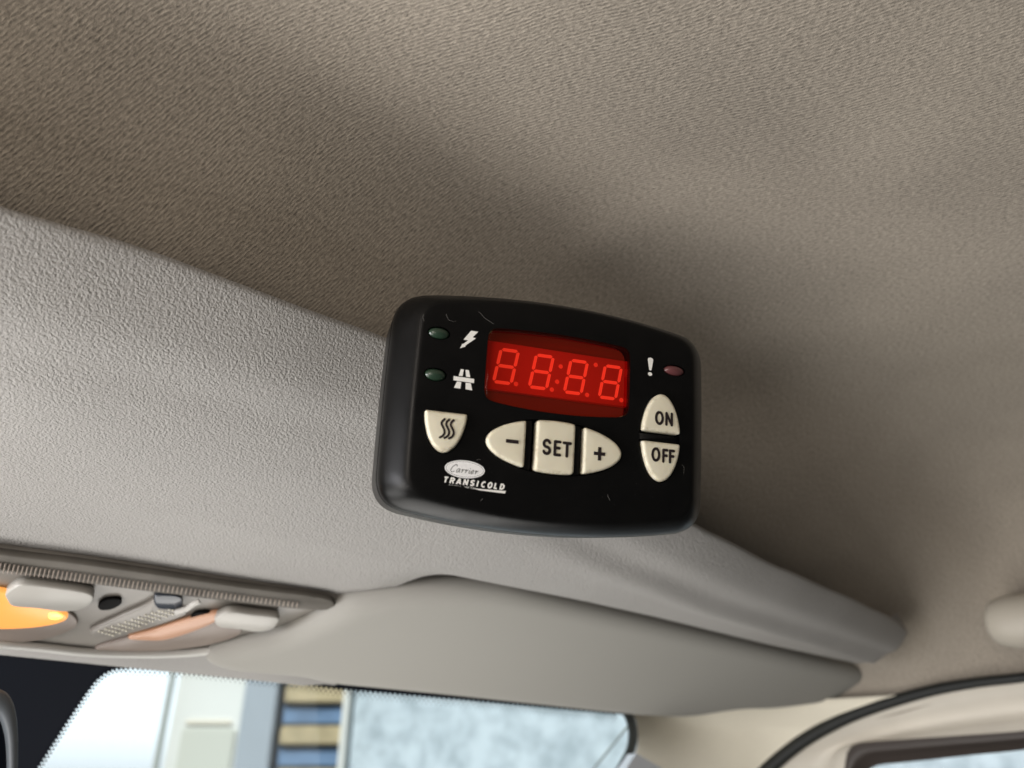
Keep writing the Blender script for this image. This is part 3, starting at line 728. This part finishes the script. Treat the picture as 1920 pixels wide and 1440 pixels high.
kid(sheet('lens', [(240, 1198), (290, 1184), (340, 1168), (390, 1154), (412, 1152), (405, 1166), (360, 1186), (310, 1201), (270, 1202)], .0080, .003, M_lens_dim, None, 90, .001))['label'] = 'dim orange lens'
# rocker switches
def switch(px1, px2, px3):
    g = kid(sheet('switch', px1, .011, .005, M_switch, None, 60, .0010)); h = sheet('rocker', px2, .0165, .005, M_switch, None, 50, .0016); h.parent = g; h.matrix_parent_inverse = g.matrix_parent_inverse
    r = sheet('rocker', px3, .0150, .004, M_switch, None, 50, .0008); r.parent = g; r.matrix_parent_inverse = g.matrix_parent_inverse
switch([(10, 1115), (30, 1100), (55, 1098), (110, 1104), (160, 1112), (175, 1120), (172, 1132), (155, 1143), (120, 1148), (70, 1142), (25, 1138), (14, 1128)],
       [(14, 1114), (30, 1101), (52, 1099), (62, 1108), (60, 1125), (50, 1136), (28, 1137), (16, 1128)], [(82, 1135), (118, 1122), (160, 1136), (150, 1146), (130, 1148)])
switch([(402, 1164), (420, 1152), (440, 1149), (480, 1154), (515, 1158), (524, 1162), (520, 1172), (508, 1182), (480, 1186), (440, 1180), (412, 1177)],
       [(403, 1165), (418, 1154), (436, 1150), (444, 1158), (440, 1172), (430, 1178), (412, 1177)], [(448, 1178), (480, 1165), (512, 1178), (500, 1185), (484, 1187)])
for q in ([(184, 1136), (198, 1126), (222, 1124), (228, 1131), (220, 1138), (205, 1144), (188, 1144)], [(358, 1158), (370, 1150), (394, 1149), (397, 1155), (388, 1161), (376, 1165), (360, 1164)]):
    kid(sheet('screw_hole', q, .0065, .002, M_hole, None, 40, .0004))
kid(sheet('recess_patch', [(288, 1122), (300, 1117), (330, 1118), (341, 1124), (342, 1138), (330, 1143), (296, 1141)], .0085, .003, M_blueblack, None, 50, .0006))  # dark sheet laid on the unit for its dark recess
kid(sheet('microphone_plate', [(168, 1186), (220, 1160), (270, 1138), (292, 1126), (300, 1138), (345, 1148), (352, 1152), (320, 1166), (270, 1182), (225, 1194), (190, 1196)], .0072, .003, M_lamp_body, None, 70, .001))
gv, gf = [], []
for i in range(12):
    for j in range(5):
        px = 186+i*12.5+j*6.5; py = 1184-i*4.3+j*(1.6-i*.02)+.3*j
        if px > 338: continue
        k0 = len(gv)
        for a in range(8): gv.append(lp(px+2.5*math.cos(a*math.pi/4), py+1.9*math.sin(a*math.pi/4), .0073))
        gv.append(lp(px, py, .0082)); gf += [[k0+a, k0+(a+1) % 8, k0+8] for a in range(8)]
kid(link('grille_dots', mesh('grille_dots', gv, gf), M_grille, None, False))
kid(tube('lower_lip', spline([lp(x, y, .006) for x, y in [(-420, 1147), (-150, 1187), (0, 1206), (80, 1214), (179, 1224), (309, 1226), (400, 1219), (480, 1201), (550, 1179), (608, 1161), (625, 1147)]], 90), [.0026*min(1, (89-i)/12+.05) for i in range(90)], plain('pale_lamp_lip', (.46, .45, .42), .35, .5)))
kid(tube('clip', [lp(330, 1148, .010), lp(350, 1142, .011), (lp(362, 1133, .012)), lp(374, 1127, .011)], .0018, M_switch))

# ------------------------------------------------------------------ sun visor
nv = Vector((0, .383, 1)).normalized(); pv0 = Vector((0, .410, .1320))
def vp(x, y): return onp(x, y, pv0, nv)
vis_px = [(383, 1233), (405, 1222), (460, 1206), (530, 1188), (590, 1160), (640, 1134), (700, 1118), (780, 1105), (860, 1099), (930, 1100), (985, 1107), (1100, 1133), (1200, 1156), (1300, 1180), (1462, 1219), (1560, 1243), (1604, 1253), (1630, 1262), (1641, 1276), (1622, 1290), (1570, 1308), (1500, 1320), (1440, 1327), (1390, 1328), (1340, 1334), (1290, 1341), (1230, 1341), (1150, 1335), (1000, 1319), (850, 1303), (700, 1288), (620, 1280), (560, 1268), (500, 1262), (440, 1257), (400, 1247)]
P = spline([vp(x, y) for x, y in vis_px], 220, closed=True); c = vp(950, 1220); ex = Vector((1, 0, 0)); ey = nv.cross(ex).normalized()
q = ccw([((p-c).dot(ex), (p-c).dot(ey)) for p in P])
def v3(pts, h): return [c+ex*a+ey*b-nv*h for a, b in pts]
vis = empty('sun_visor', tuple(c)); tag(vis, 'folded grey padded sun visor under the shelf above the windscreen', 'sun visor')
def vh(d):
    q_ = min(1, d/.016); return -.003+.0085*math.sqrt(max(0, 1-(1-q_)**2))
vb = pillow('visor_panel', q, lambda a, b, h: c+ex*a+ey*b-nv*h, -.009, vh, M_visor, None, 90, 40); vb.parent = vis; vb.matrix_parent_inverse = Matrix.Translation(-vis.location)
# retaining clip at the inner end of the visor
cl = sheet('visor_clip', [(530, 1256), (560, 1250), (600, 1252), (650, 1262), (680, 1272), (660, 1280), (600, 1277), (550, 1268)], .010, .010, M_visor, None, 50, .003)
cl.parent = vis; cl.matrix_parent_inverse = Matrix.Translation(-vis.location)

# ------------------------------------------------------------------ windscreen, pillar, door
nw = Vector((0, .80, 1)).normalized(); pw0 = Vector((0, .580, .083))
def wp(x, y, off=0): return onp(x, y, pw0+nw*off, nw)
win = empty('windscreen', tuple(wp(700, 1400))); tag(win, 'wide windscreen with a dotted black edge band below the shelf', 'windscreen')
def wkid(o): o.parent = win; o.matrix_parent_inverse = Matrix.Translation(-win.location); return o
gl = [wp(-900, 1150), wp(1172, 1300), wp(1187, 1345), wp(1192, 1380), wp(1184, 1415), wp(1168, 1445), wp(1000, 1640), wp(-900, 1500)]
n = len(gl); nn = -nw*.004
me = mesh('glass', gl+[p-nn for p in gl], [list(range(n)), [n+i for i in range(n)][::-1]]+[[i, n+i, n+(i+1) % n, (i+1) % n] for i in range(n)])
wkid(link('glass', me, M_glass, None, False))
# black ceramic band: top strip, mirror patch on the left and edge strip at right, plus its fading dots
def flat(name, px, mat, off=-.0008):
    P = [wp(x, y, off) for x, y in px]; return wkid(link(name, mesh(name, P, [list(range(len(P)))]), mat, None, False))
patch = [(-900, 1100), (0, 1190), (260, 1215), (260, 1251), (215, 1254), (195, 1263), (178, 1278), (160, 1302), (120, 1362), (84, 1418), (55, 1462), (-100, 1640), (-900, 1640)]
flat('ceramic_band', patch, M_frit)
flat('ceramic_band', [(262, 1205), (1178, 1290), (1178, 1341), (800, 1306), (640, 1292), (400, 1262), (262, 1251)], M_frit, -.0012)
dv, df = [], []
def dots(path, sgn, n, rows=3, sp=5.5, r0=2.7):
    P = spline([(x, y, 0) for x, y in path], n)
    for i in range(n):
        tdir = (P[min(i+1, n-1)]-P[max(0, i-1)]).normalized(); nd = Vector((-tdir.y, tdir.x, 0))*sgn
        for j in range(rows):
            c = P[i]+nd*(1.5+j*sp)+tdir*(4.5 if j % 2 else 0); r = r0*(1-.27*j); b = len(dv)
            for a in range(8): dv.append(wp(c.x+r*math.cos(a*math.pi/4), c.y+r*math.sin(a*math.pi/4), -.0016))
            df.append([b+a for a in range(8)])
dots([(240, 1252), (400, 1262), (640, 1292), (800, 1306), (1150, 1338)], 1, 100, 3)
dots([(240, 1252), (215, 1254), (195, 1263), (178, 1278), (160, 1302), (120, 1362), (84, 1418), (60, 1455)], -1, 34, 2, 5.0, 3.0)
wkid(link('ceramic_dots', mesh('ceramic_dots', dv, df), M_frit, None, False))
edge_px = [(1155, 1310), (1172, 1330), (1183, 1352), (1187, 1378), (1183, 1405), (1170, 1432), (1150, 1466), (1110, 1530)]
wkid(tube('rubber_seal', spline([wp(x, y, -.002) for x, y in edge_px], 40), .0050, M_rubber))
# thin cable outside the glass
cb = tube('cable', [wp(1185, 1352, .03), wp(1140, 1408, .05), wp(1090, 1470, .07)], .0013, plain('grey_cable', (.25, .27, .27), .5)); tag(cb, 'thin grey cable crossing the right corner of the windscreen', 'cable')

# A-pillar cover, between windscreen edge and door seal
A = spline([atF(x, y, F) for x, y, F in [(1120, 1282, .560), (1165, 1312, .565), (1190, 1345, .570), (1196, 1378, .575), (1192, 1410, .585), (1175, 1440, .60), (1150, 1480, .62), (1110, 1540, .65)]], 40)
seal_px = [(3300, 1165), (2800, 1198), (2500, 1218), (2300, 1232), (2100, 1245), (1920, 1270), (1830, 1280), (1750, 1294), (1670, 1316), (1600, 1340), (1545, 1366), (1500, 1393), (1460, 1424), (1430, 1452), (1395, 1490), (1340, 1560)]
SR = .875
B = spline([atR(x, y, SR) for x, y in [(1740, 1299), (1700, 1309), (1665, 1322), (1600, 1342), (1540, 1362), (1492, 1393), (1455, 1424), (1425, 1452), (1390, 1490), (1330, 1562)]], 40)
prow = []
for a, b in zip(A, B):
    r_ = []
    for i in range(26):
        t = i/25; q_ = Vector((.845, .63, (a.z+b.z)/2)); r_.append(a*(1-t)**2+q_*2*t*(1-t)+b*t*t)
    prow.append(r_)
pil = grid('pillar_trim', prow, M_pillar_lit); tag(pil, 'cloth covered windscreen pillar, colour lightened as if lit, between the windscreen edge and the door seal', 'pillar trim')
pc = [atF(x, y, .545) for x, y in [(1193, 1412), (1240, 1440), (1300, 1500), (1130, 1560), (1168, 1450)]]
pcm = mesh('pillar_cap', pc+[p+Vector((.01, .02, 0)) for p in pc], [[0, 1, 2, 3, 4], [9, 8, 7, 6, 5]]+[[i, (i+1) % 5, 5+(i+1) % 5, 5+i] for i in range(5)])
pco = link('pillar_cap', pcm, plain('white_pillar_plastic', (.72, .75, .80), .4), None, False); tag(pco, 'small white plastic cap at the foot of the pillar by the windscreen', 'trim cap')

# door seal, door trim, window frame and glass
seal = tube('door_seal', spline([atR(x, y, SR) for x, y in seal_px], 90), [.0040+.0042*max(0, min(1, (i-42)/38)) for i in range(90)], M_rubber, None, 12); tag(seal, 'curved black rubber door seal between the roof lining and the door', 'door seal')
door = empty('side_door', (.86, .3, .02)); tag(door, 'cream trimmed side door with a dark framed window at the lower right', 'door')
def dkid(o): o.parent = door; o.matrix_parent_inverse = Matrix.Translation(-door.location); return o
def dr(x, y, R): return atR(x, y, R)
So = spline([dr(x, y+3, SR+.003) for x, y in seal_px], 70)
fr_px = [(3300, 1230), (2800, 1270), (2500, 1297), (2300, 1318), (2100, 1348), (1920, 1370), (1800, 1379), (1700, 1386), (1630, 1391), (1606, 1394), (1592, 1403), (1586, 1420), (1583, 1445), (1578, 1490), (1560, 1600)]
Fo = spline([dr(x, y, SR+.014) for x, y in fr_px], 70)
rows = []
for a, b in zip(So, Fo):
    rows.append([a.lerp(b, i/9)+Vector((.012*math.sin(math.pi*i/9)+(.006 if 3 < i < 7 else 0), 0, 0)) for i in range(10)])
dkid(grid('door_trim', rows, M_door))
Fi = spline([dr(x, y, SR+.030) for x, y in [(3300, 1272), (2800, 1310), (2500, 1338), (2300, 1360), (1920, 1406), (1830, 1415), (1740, 1425), (1680, 1431), (1650, 1434), (1632, 1441), (1622, 1452), (1618, 1470), (1612, 1510), (1600, 1600)]], 70)
rows = [[a.lerp(b, i/7)+Vector((-.006*math.sin(math.pi*i/7), 0, -.002*math.sin(2*math.pi*i/7))) for i in range(8)] for a, b in zip(Fo, Fi)]
dkid(grid('window_frame', rows, M_frame))
g = [Fi[0], Fi[20], Fi[35], Fi[45], Fi[55], Fi[69], Fi[69]+Vector((0, -.2, -.1)), Fi[0]+Vector((0, 0, -.2))]
g = list(Fi)+[Fi[-1]+Vector((0, -.3, -.02))]
dkid(link('window_glass', mesh('window_glass', g, [list(range(len(g)))]), M_glass, None, False))

# grab handle end on the roof rail
H = [atR(x, y, .83) for x, y in [(1852, 1168), (1854, 1168), (1860, 1168), (1872, 1167), (1900, 1166), (1960, 1162), (2060, 1152), (2200, 1140), (2300, 1120)]]
gh = empty('grab_handle', tuple(H[0])); tag(gh, 'rounded cream grab handle end on the roof lining at the right edge', 'grab handle')
t = tube('handle_grip', H, [.002, .010, .016, .0205, .0235, .024, .024, .024, .024], M_handle, None, 24); t.parent = gh; t.matrix_parent_inverse = Matrix.Translation(-gh.location)
t = tube('handle_mount', [H[4], H[4]+Vector((.05, .01, .03))], .009, M_handle, None, 14); t.parent = gh; t.matrix_parent_inverse = Matrix.Translation(-gh.location)

# rear view mirror shell at the lower left
mir = empty('rear_view_mirror', tuple(atF(0, 1400, .50))); tag(mir, 'dark grey mirror shell edge hanging before the black windscreen patch', 'mirror')
sh = [atF(x, y, .50) for x, y in [(-160, 1268), (-80, 1275), (0, 1292), (22, 1312), (31, 1345), (34, 1400), (32, 1460), (20, 1560)]]
a_ = spline(sh, 40)
inn = spline([atF(x, y, .497) for x, y in [(-160, 1310), (-80, 1318), (-20, 1330), (0, 1346), (10, 1375), (14, 1410), (14, 1460), (4, 1550)]], 40)
rows = [[p+Vector((0, .05, 0)), p+Vector((0, .01, 0)), p, p.lerp(q2, .2)+Vector((0, -.004, 0)), p.lerp(q2, .8)+Vector((0, -.004, 0)), q2, q2+Vector((0, .004, 0))] for p, q2 in zip(a_, inn)]
t = grid('mirror_shell', rows, M_mirror_shell); t.parent = mir; t.matrix_parent_inverse = Matrix.Translation(-mir.location)
gm = [p+Vector((0, .003, 0)) for p in inn]+[inn[-1]+Vector((-.1, .003, 0))]
t = link('mirror_face', mesh('mirror_face', gm, [list(range(len(gm)))]), M_frit, None, False); t.parent = mir; t.matrix_parent_inverse = Matrix.Translation(-mir.location)

# ------------------------------------------------------------------ outside
D0 = 6.0
def op(x, y, D):
    r = ray(x, y); return r*(D/r.dot(hvec))
def side_x(x, D, y=1400): p = op(x, y, D); return p.dot(cr)
def up_z(y, D, x=600): return op(x, y, D).z
def wbox(name, s0, s1, d0, d1, z0, z1, mat, parent=None, bev=.01):
    vs = [cr*s+hvec*d+UP*z for z in (z0, z1) for s, d in ((s0, d0), (s1, d0), (s1, d1), (s0, d1))]
    me = mesh(name, vs, [[3, 2, 1, 0], [4, 5, 6, 7], [0, 1, 5, 4], [1, 2, 6, 5], [2, 3, 7, 6], [3, 0, 4, 7]])
    bm = bmesh.new(); bm.from_mesh(me); bmesh.ops.bevel(bm, geom=bm.edges[:], offset=bev, segments=2, affect='EDGES'); bm.to_mesh(me); bm.free()
    return link(name, me, mat, parent, False)
GZ = -1.9
M_pale = plain('pale_render', (.80, .82, .80), .8, .2, var=.04, vscale=2)
M_pillar_grey = plain('blue_grey_steel', (.40, .46, .53), .5, .4, var=.06, vscale=3)
M_navy = plain('navy_gap', (.035, .06, .10), .6, .3)
M_blue = plain('blue_slat', (.15, .25, .42), .5, .4, var=.25, vscale=6)
M_tan = plain('tan_slat', (.50, .42, .27), .7, .2, var=.22, vscale=9)
def mottle():
    m, nt, b, out = new_mat('mottled_wall'); L = nt.links.new
    tc = N(nt, 'ShaderNodeTexCoord'); n = N(nt, 'ShaderNodeTexNoise', Scale=7.0, Detail=6.0, Roughness=.62); L(tc.outputs['Object'], n.inputs['Vector'])
    r = N(nt, 'ShaderNodeValToRGB'); r.color_ramp.elements[0].position = .36; r.color_ramp.elements[0].color = (.44, .53, .60, 1); r.color_ramp.elements[1].position = .6; r.color_ramp.elements[1].color = (.68, .79, .88, 1)
    L(n.outputs['Fac'], r.inputs[0]); L(r.outputs[0], b.inputs['Base Color']); b.inputs['Roughness'].default_value = .8; return m
M_mottle = mottle()
bld = empty('pale_building', tuple(hvec*D0+cr*side_x(370, D0)+UP*GZ)); tag(bld, 'pale overexposed building with a downpipe beside the bright sky', 'building')
def bk(o, r): o.parent = r; o.matrix_parent_inverse = Matrix.Translation(-r.location); return o
bk(wbox('wall', side_x(312, D0), side_x(446, D0), D0, D0+2, GZ, 2.2, M_pale), bld)
bk(wbox('downpipe', side_x(300, D0), side_x(309, D0), D0-.08, D0-.02, GZ, 2.2, plain('grey_pipe', (.48, .52, .50), .5)), bld)
bk(wbox('ledge', side_x(340, D0), side_x(430, D0), D0-.02, D0-.004, up_z(1360, D0), up_z(1350, D0), plain('cream_ledge', (.80, .76, .66), .7)), bld)
bk(wbox('lower_panel', side_x(338, D0), side_x(440, D0), D0-.03, D0-.006, GZ, up_z(1366, D0), plain('grey_panel', (.62, .64, .58), .7)), bld)
D1 = 5.2
pg = wbox('steel_post', side_x(443, D1), side_x(507, D1), D1, D1+.3, GZ, 1.9, M_pillar_grey); tag(pg, 'blue grey steel post between the pale building and the blue shutter', 'post')
sh = empty('slatted_shutter', tuple(hvec*D1+cr*side_x(575, D1)+UP*GZ)); tag(sh, 'dark edged blue shutter with tan cross slats', 'shutter')
bk(wbox('backing', side_x(505, D1+.02), side_x(645, D1+.02), D1+.16, D1+.3, GZ, 1.9, M_navy), sh)
step = up_z(1300, D1)-up_z(1378, D1)
z = up_z(1440, D1)-step*14
while z < 1.8:
    bk(wbox('blue_slat', side_x(517, D1), side_x(640, D1), D1+.07, D1+.15, z+.010, z+step*.52, M_blue), sh)
    bk(wbox('tan_slat', side_x(520, D1), side_x(640, D1), D1+.02, D1+.13, z+step*.54, z+step*.99, M_tan), sh)
    z += step
bk(wbox('shutter_frame', side_x(636, D1), side_x(648, D1), D1-.02, D1+.14, GZ, 1.9, M_pale), sh)
mw = wbox('mottled_wall', side_x(650, D1), side_x(2300, D1), D1+.1, D1+.4, GZ, 2.3, M_mottle); tag(mw, 'pale blue mottled wall right of the slatted shutter', 'wall')
gp = [Vector((-60, -60, GZ)), Vector((60, -60, GZ)), Vector((60, 90, GZ)), Vector((-60, 90, GZ))]
gr = link('ground', mesh('ground', gp, [[0, 1, 2, 3]]), plain('asphalt', (.05, .05, .048), .9, .2, var=.2, vscale=4), None, False); gr['kind'] = 'structure'
